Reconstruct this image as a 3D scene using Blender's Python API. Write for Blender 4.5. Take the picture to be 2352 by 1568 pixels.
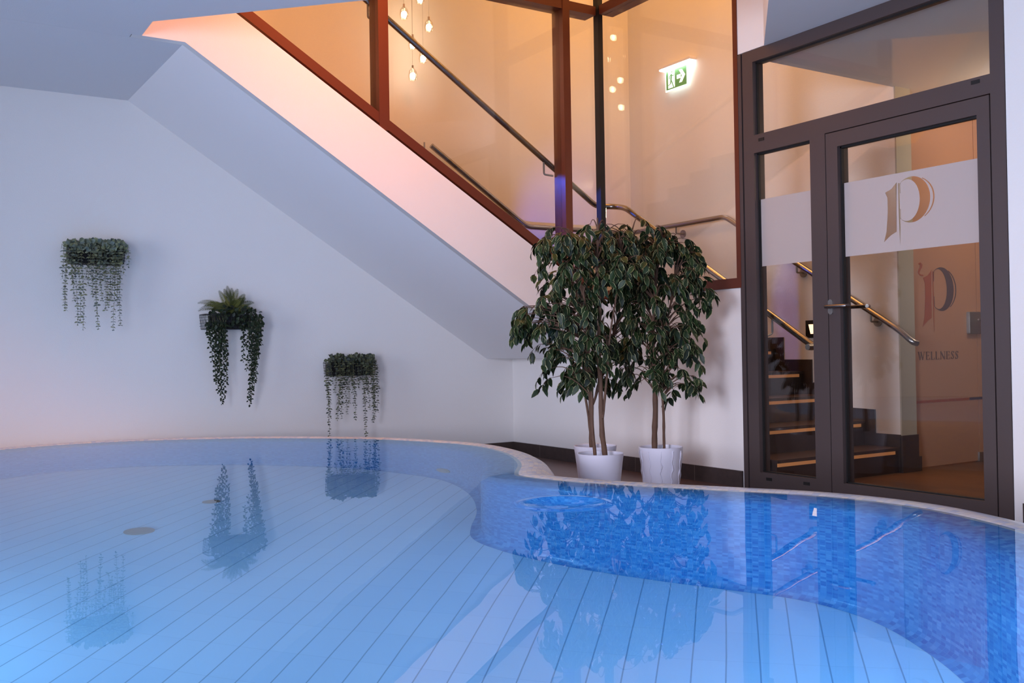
import bpy, bmesh, math, random
from mathutils import Vector, Matrix, noise
for o in list(bpy.data.objects): bpy.data.objects.remove(o)
scene = bpy.context.scene
COL = scene.collection
pi = math.pi

# ------------------------------------------------------------------ camera
FPX, YAW, PIT, ROL = 2260.4, 1.00602618, 0.00969803, 0.01646046
EYE = Vector((0, 0, .86))
def _axes():
    cy, sy = math.cos(YAW), math.sin(YAW)
    P = Matrix(((1, 0, 0), (0, math.cos(PIT), math.sin(PIT)), (0, -math.sin(PIT), math.cos(PIT))))
    Q = Matrix(((math.cos(ROL), -math.sin(ROL), 0), (math.sin(ROL), math.cos(ROL), 0), (0, 0, 1)))
    return [Q @ P @ Vector(v) for v in ((sy, 0, -cy), (-cy, 0, -sy), (0, 1, 0))]
AX = _axes()
cam = bpy.data.objects.new('camera', bpy.data.cameras.new('camera')); COL.objects.link(cam)
cam.data.sensor_width = 36; cam.data.lens = 36 * FPX / 2352; cam.data.clip_start = .02
R3 = Matrix([[AX[r][c] for c in range(3)] for r in range(3)])
cam.matrix_world = Matrix.Translation(EYE) @ R3.to_4x4()
scene.camera = cam
def ray(px, py):
    d = Vector(((px - 1176) / FPX, -(py - 784) / FPX, -1))
    return Vector([AX[i].dot(d) for i in range(3)]).normalized()
def on(px, py, axis, val):            # point of the view through a measured spot on a known plane of the room
    d = ray(px, py); return EYE + d * ((val - EYE[axis]) / d[axis])

# ------------------------------------------------------------------ light
def lin(c):
    return tuple((v / 12.92 if v <= .04045 else ((v + .055) / 1.055) ** 2.4) for v in [q / 255 for q in c])
w = bpy.data.worlds.new('world'); scene.world = w; w.use_nodes = True
bg = w.node_tree.nodes['Background']; bg.inputs[0].default_value = (*lin((190, 195, 232)), 1); bg.inputs[1].default_value = .72
def area(name, loc, target, size, energy, color, sy=None, spread=pi):
    l = bpy.data.lights.new(name, 'AREA'); l.energy = energy; l.color = color[:3]
    l.shape = 'RECTANGLE'; l.size = size; l.size_y = sy or size; l.spread = spread
    o = bpy.data.objects.new(name, l); COL.objects.link(o); o.location = loc
    o.rotation_euler = (Vector(target) - Vector(loc)).to_track_quat('-Z', 'Y').to_euler(); return o
def point(name, loc, energy, color, r=.1):
    l = bpy.data.lights.new(name, 'POINT'); l.energy = energy; l.color = color[:3]; l.shadow_soft_size = r
    o = bpy.data.objects.new(name, l); COL.objects.link(o); o.location = loc; return o
def spot(name, loc, target, energy, color, ang, blend=.3, r=.05):
    l = bpy.data.lights.new(name, 'SPOT'); l.energy = energy; l.color = color[:3]; l.spot_size = ang; l.spot_blend = blend; l.shadow_soft_size = r
    o = bpy.data.objects.new(name, l); COL.objects.link(o); o.location = loc
    o.rotation_euler = (Vector(target) - Vector(loc)).to_track_quat('-Z', 'Y').to_euler(); return o
DAY = (.80, .80, 1.0); WARM = (1.0, .43, .11); POOL = (.26, .60, .95)
area('daylight_window', (-2.6, .2, 1.25), (4.4, 3.7, .7), 1.1, 78, DAY, 1.5, math.radians(84))
area('daylight_door', (-.6, -2.6, 1.0), (1.2, 6.5, 2.1), 2.2, 42, (.72, .78, 1.0), 1.6, 2.4)  # unseen fill added to lift the left wall and ceiling
area('daylight_side', (-3.8, 4.0, 1.2), (4.4, 5.2, .9), 1.8, 62, (.86, .86, 1.0), 1.7, 2.4)  # unseen fill added to brighten the right wall, sparing the stair side
area('void_warm_lamp', (2.75, 4.35, 4.6), (2.3, 5.75, 2.9), .7, 32, (1.0, .33, .12), .7, 1.4)
area('stairwell_lamp', (2.3, 6.35, 5.1), (2.9, 6.5, 0), 3.4, 78, WARM, .9)
area('landing_lamp', (5.1, 5.2, 5.1), (5.1, 5.3, 0), .9, 62, WARM, 1.6)
point('hall_lamp', (6.5, 3.3, 2.3), 32, (1.0, .70, .48), .12)
point('back_room_lamp', (7.2, 5.3, 2.0), 24, (1.0, .52, .28), .15)
spot('blue_stair_light', (3.45, 6.35, 2.25), (4.11, 5.82, 1.90), 70, (.02, .12, 1.0), .5, .3, .02)  # added blue spot tinting the post, no such fitting in the stair
spot('blue_landing_light', (4.45, 6.1, 1.5), (4.95, 6.99, 2.0), 24, (.05, .16, 1.0), 1.0, .8, .03)  # second added blue spot, throws the tint onto the rear wall
area('pool_light_near', (.55, .86, -.35), (2.3, 4.0, -.9), .35, 23, POOL, .35)
area('pool_light_left', (-.62, 3.3, -.35), (2.0, 3.9, -.9), .35, 23, POOL, .35)
area('pool_light_right', (2.1, 1.15, -.35), (1.2, 4.2, -.9), .3, 12, POOL, .3)
vs = scene.view_settings; vs.view_transform = 'Standard'; vs.look = 'None'; vs.exposure = 0; vs.gamma = 1; vs.use_curve_mapping = False

# ------------------------------------------------------------------ materials
def mat(name):
    m = bpy.data.materials.new(name); m.use_nodes = True
    nt = m.node_tree; return m, nt, nt.nodes['Principled BSDF'], nt.nodes['Material Output']
def simple(name, rgb, rough=.5, metal=0, spec=.5, bump=0, bscale=60, var=0, vscale=3):
    m, nt, b, out = mat(name); N = nt.nodes; L = nt.links
    b.inputs['Base Color'].default_value = (*lin(rgb), 1); b.inputs['Roughness'].default_value = rough
    b.inputs['Metallic'].default_value = metal; b.inputs['Specular IOR Level'].default_value = spec
    tc = N.new('ShaderNodeTexCoord')
    if var:
        n = N.new('ShaderNodeTexNoise'); n.inputs['Scale'].default_value = vscale; n.inputs['Detail'].default_value = 4
        L.new(tc.outputs['Object'], n.inputs['Vector'])
        mx = N.new('ShaderNodeMix'); mx.data_type = 'RGBA'; L.new(n.outputs['Fac'], mx.inputs[0])
        c = Vector(lin(rgb)); mx.inputs[6].default_value = (*(c * (1 - var)), 1); mx.inputs[7].default_value = (*[min(1, v) for v in c * (1 + var)], 1)
        L.new(mx.outputs[2], b.inputs['Base Color'])
    if bump:
        n = N.new('ShaderNodeTexNoise'); n.inputs['Scale'].default_value = bscale; n.inputs['Detail'].default_value = 3
        L.new(tc.outputs['Object'], n.inputs['Vector'])
        bp = N.new('ShaderNodeBump'); bp.inputs['Strength'].default_value = bump; bp.inputs['Distance'].default_value = .004
        L.new(n.outputs['Fac'], bp.inputs['Height']); L.new(bp.outputs[0], b.inputs['Normal'])
    return m
M = {}
M['wall'] = simple('white_plaster', (226, 224, 222), .85, bump=.25, bscale=140, spec=.2)
M['ceil'] = simple('ceiling_paint', (222, 222, 224), .9, bump=.15, bscale=140, spec=.15)
M['brownwall'] = simple('brown_wall_paint', (150, 100, 74), .8, bump=.1)
M['frame'] = simple('grey_brown_coated_metal', (80, 69, 68), .45, metal=.3, bump=.05, bscale=500)
M['wframe'] = simple('rust_brown_coated_metal', (98, 46, 30), .42, metal=.25, bump=.05, bscale=500)
M['gasket'] = simple('black_rubber', (10, 9, 10), .6)
M['steel'] = simple('brushed_steel', (150, 146, 146), .25, metal=1)
M['steelm'] = simple('satin_steel', (160, 158, 156), .42, metal=.9)
M['basket'] = simple('black_wire', (12, 12, 18), .45, metal=.3)
M['liner'] = simple('black_liner', (9, 9, 12), .8)
M['pot'] = simple('white_pot_glaze', (222, 220, 232), .3, bump=.03, bscale=30)
M['soil'] = simple('dark_potting_moss', (38, 30, 24), .95, bump=.6, bscale=70)
M['bark'] = simple('ficus_bark', (92, 66, 50), .8, bump=.7, bscale=35, var=.3, vscale=20)
M['twig'] = simple('green_brown_twig', (74, 66, 44), .7)
M['stem'] = simple('vine_stem', (96, 100, 66), .7)
M['inlet'] = simple('beige_inlet_cover', (150, 130, 118), .5, bump=.1)
M['riser'] = simple('dark_stone_riser', (58, 46, 44), .4, var=.25, vscale=12)
M['tread'] = simple('dark_stone_tread', (66, 52, 48), .35, var=.25, vscale=12)
M['switch'] = simple('black_plastic', (14, 14, 16), .4)
M['logo_dark'] = simple('dark_lettering', (100, 72, 62), .6)
M['logo_copper'] = simple('copper_lettering', (176, 98, 62), .4, metal=.3)
M['logo_slate'] = simple('slate_lettering', (84, 66, 72), .5)
M['white'] = simple('white_plastic', (235, 235, 238), .4)
M['endwall'] = simple('grey_green_paint', (170, 166, 150), .8, bump=.15, bscale=140)
def emis(name, rgb, s, base=None):
    m, nt, b, out = mat(name)
    b.inputs['Base Color'].default_value = (*lin(base or rgb), 1)
    b.inputs['Emission Color'].default_value = (*lin(rgb), 1); b.inputs['Emission Strength'].default_value = s
    return m
M['led'] = emis('led_warm_strip', (205, 138, 86), .27)  # emission stands in for light falling on the tread front edges
M['bulb'] = emis('pendant_led', (255, 236, 208), 24)
M['signlight'] = emis('sign_lamp', (255, 250, 255), 5)
M['signwhite'] = emis('sign_white_field', (245, 255, 245), 1.3)
M['signgreen'] = emis('sign_green_field', (70, 140, 78), .45)
M['steplamp'] = emis('step_lamp', (255, 215, 170), 2.2)

def schlick(nt, ior):                # reflectance of a thin pane, the same from both sides
    r0 = ((ior - 1) / (ior + 1)) ** 2; lw = nt.nodes.new('ShaderNodeLayerWeight')
    p = nt.nodes.new('ShaderNodeMath'); p.operation = 'POWER'; nt.links.new(lw.outputs['Facing'], p.inputs[0]); p.inputs[1].default_value = 5
    q = nt.nodes.new('ShaderNodeMath'); q.operation = 'MULTIPLY_ADD'; nt.links.new(p.outputs[0], q.inputs[0]); q.inputs[1].default_value = 1 - r0; q.inputs[2].default_value = r0
    return q.outputs[0]
def glassmat(name, tint, ior=1.5, rough=0, refl=1.0):
    m, nt, b, out = mat(name); N = nt.nodes; L = nt.links; N.remove(b)
    t = N.new('ShaderNodeBsdfTransparent'); t.inputs[0].default_value = (*tint, 1)
    g = N.new('ShaderNodeBsdfGlossy'); g.inputs['Roughness'].default_value = rough; g.inputs[0].default_value = (refl, refl, refl, 1)
    x = N.new('ShaderNodeMixShader'); L.new(schlick(nt, ior), x.inputs[0]); L.new(t.outputs[0], x.inputs[1]); L.new(g.outputs[0], x.inputs[2])
    L.new(x.outputs[0], out.inputs[0]); return m
M['glass'] = glassmat('window_glass', (.93, .935, .92))
M['satin'] = glassmat('bronze_partition_glass', (.62, .50, .42))
M['crystal'] = glassmat('pendant_crystal', (.9, .86, .8), 1.6)
def filmmat():
    m, nt, b, out = mat('frosted_film'); N = nt.nodes; L = nt.links; N.remove(b)
    t = N.new('ShaderNodeBsdfTransparent'); t.inputs[0].default_value = (.8, .8, .8, 1)
    d = N.new('ShaderNodeBsdfDiffuse'); d.inputs[0].default_value = (*lin((214, 206, 204)), 1)
    tl = N.new('ShaderNodeBsdfTranslucent'); tl.inputs[0].default_value = (*lin((230, 222, 218)), 1)
    a = N.new('ShaderNodeMixShader'); a.inputs[0].default_value = .45; L.new(d.outputs[0], a.inputs[1]); L.new(tl.outputs[0], a.inputs[2])
    x = N.new('ShaderNodeMixShader'); x.inputs[0].default_value = .86; L.new(t.outputs[0], x.inputs[1]); L.new(a.outputs[0], x.inputs[2])
    L.new(x.outputs[0], out.inputs[0]); return m
M['film'] = filmmat()

def watermat():
    m, nt, b, out = mat('pool_water'); N = nt.nodes; L = nt.links; N.remove(b)
    g = N.new('ShaderNodeBsdfGlass'); g.inputs['IOR'].default_value = 1.333; g.inputs['Roughness'].default_value = 0
    g.inputs[0].default_value = (.80, .93, 1.0, 1)
    tc = N.new('ShaderNodeTexCoord'); n = N.new('ShaderNodeTexNoise'); n.inputs['Scale'].default_value = 2.2; n.inputs['Detail'].default_value = 1.5
    L.new(tc.outputs['Object'], n.inputs['Vector'])
    bp = N.new('ShaderNodeBump'); bp.inputs['Strength'].default_value = .05; bp.inputs['Distance'].default_value = .02
    L.new(n.outputs['Fac'], bp.inputs['Height']); L.new(bp.outputs[0], g.inputs['Normal'])
    L.new(g.outputs[0], out.inputs[0]); return m
M['water'] = watermat()

def mathn(nt, op, a, b=None):
    n = nt.nodes.new('ShaderNodeMath'); n.operation = op
    for i, v in enumerate((a, b)):
        if v is None: continue
        if isinstance(v, (int, float)): n.inputs[i].default_value = v
        else: nt.links.new(v, n.inputs[i])
    return n.outputs[0]
def tilemat(name, size, ramp, grout, gw, rough, coord='UV', rot=0, bump=.3, spec=.5):
    """tiles of size (a, b) metres, a random tone per tile out of ramp, grout lines gw wide"""
    m, nt, b, out = mat(name); N = nt.nodes; L = nt.links
    tc = N.new('ShaderNodeTexCoord'); mp = N.new('ShaderNodeMapping'); L.new(tc.outputs[coord], mp.inputs[0])
    mp.vector_type = 'POINT'; mp.inputs['Rotation'].default_value = (0, 0, rot)
    sp = N.new('ShaderNodeSeparateXYZ'); L.new(mp.outputs[0], sp.inputs[0])
    u = mathn(nt, 'DIVIDE', sp.outputs[0], size[0]); v = mathn(nt, 'DIVIDE', sp.outputs[1], size[1])
    cb = N.new('ShaderNodeCombineXYZ'); L.new(mathn(nt, 'FLOOR', u), cb.inputs[0]); L.new(mathn(nt, 'FLOOR', v), cb.inputs[1])
    wn = N.new('ShaderNodeTexWhiteNoise'); L.new(cb.outputs[0], wn.inputs['Vector'])
    cr = N.new('ShaderNodeValToRGB'); cr.color_ramp.interpolation = 'LINEAR'
    while len(cr.color_ramp.elements) < len(ramp): cr.color_ramp.elements.new(.5)
    for e, (p, c) in zip(cr.color_ramp.elements, ramp): e.position = p; e.color = (*lin(c), 1)
    L.new(wn.outputs['Value'], cr.inputs[0])
    def edge(c, s, g):
        f = mathn(nt, 'FRACT', c); a = mathn(nt, 'ABSOLUTE', mathn(nt, 'SUBTRACT', f, .5))
        return mathn(nt, 'GREATER_THAN', a, .5 - g / 2 / s)
    ga, gb = gw if isinstance(gw, tuple) else (gw, gw)
    g = mathn(nt, 'MAXIMUM', edge(u, size[0], ga), edge(v, size[1], gb))
    mx = N.new('ShaderNodeMix'); mx.data_type = 'RGBA'; L.new(g, mx.inputs[0]); L.new(cr.outputs[0], mx.inputs[6]); mx.inputs[7].default_value = (*lin(grout), 1)
    L.new(mx.outputs[2], b.inputs['Base Color']); b.inputs['Roughness'].default_value = rough; b.inputs['Specular IOR Level'].default_value = spec
    bp = N.new('ShaderNodeBump'); bp.inputs['Strength'].default_value = bump; bp.inputs['Distance'].default_value = .002; bp.invert = True
    L.new(g, bp.inputs['Height']); L.new(bp.outputs[0], b.inputs['Normal'])
    return m
M['mosaic'] = tilemat('pool_mosaic', (.022, .022), [(0, (164, 178, 204)), (.3, (190, 196, 208)), (.55, (204, 204, 206)), (.8, (212, 206, 196)), (1, (176, 188, 208))], (184, 186, 190), .002, .25)
M['mosaic_wall'] = tilemat('blue_pool_mosaic', (.022, .022), [(0, (36, 110, 174)), (.3, (48, 124, 184)), (.6, (66, 138, 194)), (.85, (94, 156, 204)), (1, (54, 130, 188))], (70, 138, 190), .002, .25)
M['poolfloor'] = tilemat('pool_floor_tile', (.20, .10), [(0, (172, 206, 230)), (1, (178, 210, 232))], (124, 158, 186), (.0006, .0045), .4, 'Object', rot=-pi / 4, bump=.1)
M['floor'] = tilemat('brown_stone_floor', (.6, .3), [(0, (84, 62, 56)), (1, (98, 74, 66))], (120, 104, 98), .003, .35, 'Object')
M['base'] = tilemat('brown_stone_skirting', (.6, .6), [(0, (62, 50, 48)), (1, (72, 60, 56))], (110, 98, 94), .003, .4, 'Object')
M['base_r'] = tilemat('brown_stone_skirting_tiles', (.6, .6), [(0, (62, 50, 48)), (1, (72, 60, 56))], (110, 98, 94), .003, .4, 'Object')
M['wood'] = tilemat('wood_plank_floor', (.14, 1.2), [(0, (84, 58, 40)), (1, (108, 76, 50))], (46, 32, 22), .002, .35, 'Object')
def leafmat(name, inner, rim, tone=.35, width=.62, back=None):
    m, nt, b, out = mat(name); N = nt.nodes; L = nt.links
    uv = N.new('ShaderNodeUVMap'); uv.uv_map = 'UVMap'; sp = N.new('ShaderNodeSeparateXYZ'); L.new(uv.outputs[0], sp.inputs[0])
    at = N.new('ShaderNodeAttribute'); at.attribute_name = 'tone'
    d = mathn(nt, 'ABSOLUTE', mathn(nt, 'SUBTRACT', sp.outputs[0], .5))
    e = mathn(nt, 'GREATER_THAN', d, width / 2)
    mx = N.new('ShaderNodeMix'); mx.data_type = 'RGBA'; mx.inputs[6].default_value = (*lin(inner[0]), 1); mx.inputs[7].default_value = (*lin(inner[1]), 1)
    L.new(at.outputs['Fac'], mx.inputs[0])
    m2 = N.new('ShaderNodeMix'); m2.data_type = 'RGBA'; L.new(e, m2.inputs[0]); L.new(mx.outputs[2], m2.inputs[6]); m2.inputs[7].default_value = (*lin(rim), 1)
    L.new(m2.outputs[2], b.inputs['Base Color']); b.inputs['Roughness'].default_value = .5; b.inputs['Specular IOR Level'].default_value = .3
    return m
M['ficusleaf'] = leafmat('variegated_ficus_leaf', ((14, 26, 16), (38, 56, 26)), (160, 158, 112), width=.88)
M['euca'] = leafmat('eucalyptus_leaf', ((96, 110, 108), (142, 148, 112)), (130, 140, 128), width=.95)
M['euca_dark'] = leafmat('dark_eucalyptus_leaf', ((52, 60, 58), (98, 102, 72)), (76, 82, 76), width=.95)
M['ivy'] = leafmat('ivy_leaf', ((14, 26, 16), (30, 46, 22)), (30, 44, 26), width=1.1)
M['fern'] = leafmat('fern_leaflet', ((44, 56, 24), (104, 104, 46)), (80, 90, 40), width=1.1)

# ------------------------------------------------------------------ mesh helpers
class MB:
    def __init__(s): s.v = []; s.f = []; s.uv = {}; s.tone = {}; s.smooth = True
    def add(s, vs, fs):
        o = len(s.v); s.v += [Vector(q) for q in vs]; s.f += [tuple(i + o for i in f) for f in fs]; return s
    def box(s, x0, x1, y0, y1, z0, z1):
        return s.add([(x, y, z) for z in (z0, z1) for y in (y0, y1) for x in (x0, x1)],
                     [(0, 2, 3, 1), (4, 5, 7, 6), (0, 1, 5, 4), (2, 6, 7, 3), (0, 4, 6, 2), (1, 3, 7, 5)])
    def prism(s, pts, axis, a, b):     # polygon in the plane across axis, swept a..b
        def mk(p, q): r = list(p); r.insert(axis, q); return r
        n = len(pts)
        return s.add([mk(p, a) for p in pts] + [mk(p, b) for p in pts],
                     [tuple(range(n))[::-1], tuple(range(n, 2 * n))] + [(i, (i + 1) % n, n + (i + 1) % n, n + i) for i in range(n)])
    def tube(s, pts, r, n=10, cap=True):
        pts = [Vector(p) for p in pts]; rs = r if isinstance(r, (list, tuple)) else [r] * len(pts)
        vs = []; fs = []; prev = None
        for i, p in enumerate(pts):
            t = (pts[min(i + 1, len(pts) - 1)] - pts[max(i - 1, 0)]).normalized()
            if prev is None:
                a = Vector((0, 0, 1)) if abs(t.z) < .9 else Vector((1, 0, 0)); u = t.cross(a).normalized()
            else: u = (prev - t * prev.dot(t)).normalized()
            prev = u; v = t.cross(u)
            k = 1.0
            if 0 < i < len(pts) - 1:
                c = (pts[i] - pts[i - 1]).normalized().dot((pts[i + 1] - pts[i]).normalized()); k = min(1.5, 1 / math.sqrt(max(.2, (1 + c) / 2)))
            vs += [p + (u * math.cos(2 * pi * j / n) + v * math.sin(2 * pi * j / n)) * rs[i] * (k if False else 1) for j in range(n)]
        for i in range(len(pts) - 1):
            for j in range(n):
                a = i * n + j; b = i * n + (j + 1) % n; fs.append((a, b, b + n, a + n))
        if cap: fs.append(tuple(range(n))[::-1]); fs.append(tuple(range((len(pts) - 1) * n, len(pts) * n)))
        return s.add(vs, fs)
    def lathe(s, c, prof, n=40, sx=1):
        vs = []; fs = []
        for (r, z) in prof: vs += [(c[0] + r * math.cos(2 * pi * j / n), c[1] + r * math.sin(2 * pi * j / n), c[2] + z) for j in range(n)]
        for i in range(len(prof) - 1):
            for j in range(n):
                a = i * n + j; b = i * n + (j + 1) % n; fs.append((a, b, b + n, a + n))
        return s.add(vs, fs)
    def leaf(s, base, d, nrm, L, W, tone, fold=.25, droop=.0):
        d = d.normalized(); side = d.cross(nrm)
        if side.length < 1e-4: side = d.orthogonal()
        side.normalize(); up = side.cross(d).normalized()
        st = [(0, .0), (.22, .75), (.5, 1.0), (.78, .62), (1, 0)]
        o = len(s.v); fo = len(s.f)
        row = []
        for (t, wd) in st:
            c = base + d * (L * t) - up * (droop * L * t * t)
            if wd == 0: row.append([len(s.v)]); s.v.append(c)
            else:
                h = W * wd / 2; i = len(s.v)
                s.v += [c - side * h + up * h * fold, c, c + side * h + up * h * fold]; row.append([i, i + 1, i + 2])
        fs = []; r = row
        fs += [(r[0][0], r[1][0], r[1][1]), (r[0][0], r[1][1], r[1][2])]
        for k in (1, 2): fs += [(r[k][0], r[k + 1][0], r[k + 1][1], r[k][1]), (r[k][1], r[k + 1][1], r[k + 1][2], r[k][2])]
        fs += [(r[3][0], r[4][0], r[3][1]), (r[3][1], r[4][0], r[3][2])]
        s.f += fs
        for rr in row:
            for k, i in enumerate(rr): s.uv[i] = ((.5,) if len(rr) == 1 else (0, .5, 1))[k]; s.tone[i] = tone
        return s
    def disc(s, c, nrm, r, tone, n=7, squash=1):
        nrm = nrm.normalized(); u = nrm.orthogonal().normalized(); v = nrm.cross(u); i0 = len(s.v)
        for j in range(n):
            a = 2 * pi * j / n; s.v.append(c + u * r * math.cos(a) + v * r * math.sin(a) * squash); s.uv[i0 + j] = .5; s.tone[i0 + j] = tone
        s.f.append(tuple(range(i0, i0 + n))); return s
    def build(s, name, m, parent=None, flat=False, bevel=0):
        off = parent.location.copy() if parent is not None and parent.parent is None else (Vector((0, 0, 0)) if parent is None else ORIG[parent.name])
        me = bpy.data.meshes.new(name); me.from_pydata([v - off for v in s.v], [], s.f); me.update()
        bm = bmesh.new(); bm.from_mesh(me)
        if not s.uv: bmesh.ops.recalc_face_normals(bm, faces=bm.faces)
        if bevel: bmesh.ops.bevel(bm, geom=bm.edges[:], offset=bevel, segments=2, profile=.6, affect='EDGES')
        bm.to_mesh(me); bm.free()
        if s.uv:
            uvl = me.uv_layers.new(name='UVMap'); ca = me.attributes.new('tone', 'FLOAT', 'POINT')
            for lp in me.loops: uvl.data[lp.index].uv = (s.uv.get(lp.vertex_index, .5), .5)
            for i, t in s.tone.items(): ca.data[i].value = t
        if isinstance(m, (list, tuple)):
            for q in m: me.materials.append(q)
        else: me.materials.append(m)
        if not flat:
            me.polygons.foreach_set('use_smooth', [True] * len(me.polygons))
            me.set_sharp_from_angle(angle=math.radians(38))
        o = bpy.data.objects.new(name, me); COL.objects.link(o)
        if parent is not None: o.parent = parent
        ORIG[o.name] = off
        return o
ORIG = {}
def empty(name, loc, label, cat, group=None):
    o = bpy.data.objects.new(name, None); COL.objects.link(o); o.location = loc; o.empty_display_size = .1
    o['label'] = label; o['category'] = cat
    if group: o['group'] = group
    return o
def tag(o, label=None, cat=None, group=None, kind=None):
    if label: o['label'] = label
    if cat: o['category'] = cat
    if group: o['group'] = group
    if kind: o['kind'] = kind
    return o
def struct(o, label=None, cat=None): o['kind'] = 'structure'; return tag(o, label, cat)
def Bx(*a): return MB().box(*a)

# ------------------------------------------------------------------ room shell
XB, XF, YA, YP, ZC = 4.432, 5.741, 6.993, 5.72, 2.655
TOP = 5.25
struct(Bx(-4, 5.9, YA, YA + .15, 0, TOP).build('wall_left', M['wall']), 'white plastered wall on the left carrying the three wall planters', 'wall')
m = Bx(XB, XB + .12, 4.357, YA, 0, 1.225)
m.box(XB, XB + .12, -3, 4.352, ZC + .005, TOP)
m.box(XB, XB + .12, -3, 2.638, 0, ZC + .003)
struct(m.build('wall_right', M['wall']), 'white wall around the glass door and behind the potted trees', 'wall')
struct(Bx(XF, 5.9, 4.2, YA, 0, TOP).build('wall_stairwell', [M['wall']]), 'warm lit stairwell wall behind the glass, with the green exit sign', 'wall')
# floors
# ceiling with the diagonal opening
m = MB().prism([(-4, -3), (XB, -3), (XB, 4.13), (3.48, 3.18), (1.21, 5.45), (1.21, YP - .0005), (1.155, YP - .0005), (1.155, YP + .06), (-4, YP + .06)], 2, ZC, ZC + .25)
m.add([(-4, YP + .061, ZC), (1.446, YP + .061, ZC), (1.383, YA, 2.598), (-4, YA, 2.598), (-4, YP + .061, ZC + .25), (1.446, YP + .061, ZC + .25), (1.383, YA, ZC + .25), (-4, YA, ZC + .25)],
      [(0, 3, 2, 1), (4, 5, 6, 7), (0, 1, 5, 4), (1, 2, 6, 5), (2, 3, 7, 6), (3, 0, 4, 7)])
struct(m.build('ceiling', M['ceil']), 'low white ceiling with a diagonal opening below the stair glazing', 'ceiling')
m = Bx(-4, 9.2, -3, 7.2, TOP, TOP + .1)
struct(m.build('ceiling', M['ceil']), 'high ceiling over the stairwell', 'ceiling')
m = Bx(.95, 1.15, 2.2, YP, ZC + .25, TOP); m.box(1.15, XB, 2.2, 2.35, ZC + .25, TOP)
struct(m.build('wall_void', M['wall']), 'upper wall around the ceiling opening', 'wall')
m = Bx(-4, 1.6, -3.1, -3, 0, ZC); m.box(3.6, XB, -3.1, -3, 0, ZC)
struct(m.build('wall_back', M['wall']), 'wall behind the pool', 'wall')
m = Bx(-4.1, -4, 2.6, YA, 0, ZC)
struct(m.build('wall_side', M['wall']), 'side wall beyond the pool', 'wall')
m = Bx(-4, XB - .001, YA - .014, YA, 0, .1)
struct(m.build('baseboard_left', M['base']), 'dark stone skirting along the left wall', 'skirting')
# skirting on the right wall uses YZ coordinates -> own object turned so tiles run along the wall
m = Bx(XB - .014, XB, 4.362, YA - .014, 0, .1)
def skirtmat():
    mt, nt, b, out = mat('brown_stone_skirting_run'); N = nt.nodes; L = nt.links
    tc = N.new('ShaderNodeTexCoord'); sp = N.new('ShaderNodeSeparateXYZ'); L.new(tc.outputs['Object'], sp.inputs[0])
    f = mathn(nt, 'FRACT', mathn(nt, 'DIVIDE', mathn(nt, 'ADD', sp.outputs[1], .02), .6)); g = mathn(nt, 'LESS_THAN', f, .007)
    n = N.new('ShaderNodeTexNoise'); n.inputs['Scale'].default_value = 25; L.new(tc.outputs['Object'], n.inputs['Vector'])
    mx = N.new('ShaderNodeMix'); mx.data_type = 'RGBA'; L.new(n.outputs['Fac'], mx.inputs[0]); mx.inputs[6].default_value = (*lin((52, 42, 42)), 1); mx.inputs[7].default_value = (*lin((74, 62, 58)), 1)
    m2 = N.new('ShaderNodeMix'); m2.data_type = 'RGBA'; L.new(g, m2.inputs[0]); L.new(mx.outputs[2], m2.inputs[6]); m2.inputs[7].default_value = (*lin((118, 106, 100)), 1)
    L.new(m2.outputs[2], b.inputs['Base Color']); b.inputs['Roughness'].default_value = .4; return mt
M['skirt'] = skirtmat()
struct(m.build('baseboard_right', M['skirt']), 'dark stone skirting behind the white pots', 'skirting')
struct(Bx(XB - .014, XB, -3, 2.59, 0, .118).build('baseboard_right', M['skirt']), 'dark stone skirting right of the glass door', 'skirting')

# ------------------------------------------------------------------ staircase block under the glazing
SL = (ZC - .8) / (4.36 - 1.446)
t = empty('staircase', (4.36, YP, .8), 'white plastered underside and side of the stair flight rising to the left', 'staircase')
m = MB().add([(1.446, YP + .06, ZC), (4.36, YP + .06, .8), (4.18, YA, .8), (1.383, YA, 2.598), (1.446, YP + .06, ZC + .2), (4.36, YP + .06, 1.0), (4.36, YA, 1.0), (1.383, YA, 2.8)],
             [(0, 1, 2, 3), (4, 7, 6, 5), (0, 4, 5, 1), (1, 5, 6, 2), (2, 6, 7, 3), (3, 7, 4, 0)])
m.box(4.36, XB - .0005, YP + .06, YA - .0005, .8, 1.0); m.add([(4.36, YP + .06, .8), (4.36, YA, .8), (4.18, YA, .8)], [(0, 1, 2)])
m.build('soffit', M['ceil'], t)
ft = lambda x: 2.605 - .62 * (x - 2.172)
m = MB().prism([(1.446, ZC), (4.36, .8), (XB - .0005, .8), (XB - .0005, ft(XB)), (1.16, ft(1.16)), (1.16, ZC)], 1, YP, YP + .06)
m.build('side_panel', M['wall'], t)
m = MB()
for i in range(9):
    x1 = 4.36 - .27 * i; z = 1.183 + .168 * (i + 1)
    m.box(x1 - .27, x1, YP + .14, YA - .002, z - .3, z)
m.build('step', M['tread'], t, flat=True)['kind'] = 'stuff'

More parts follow.
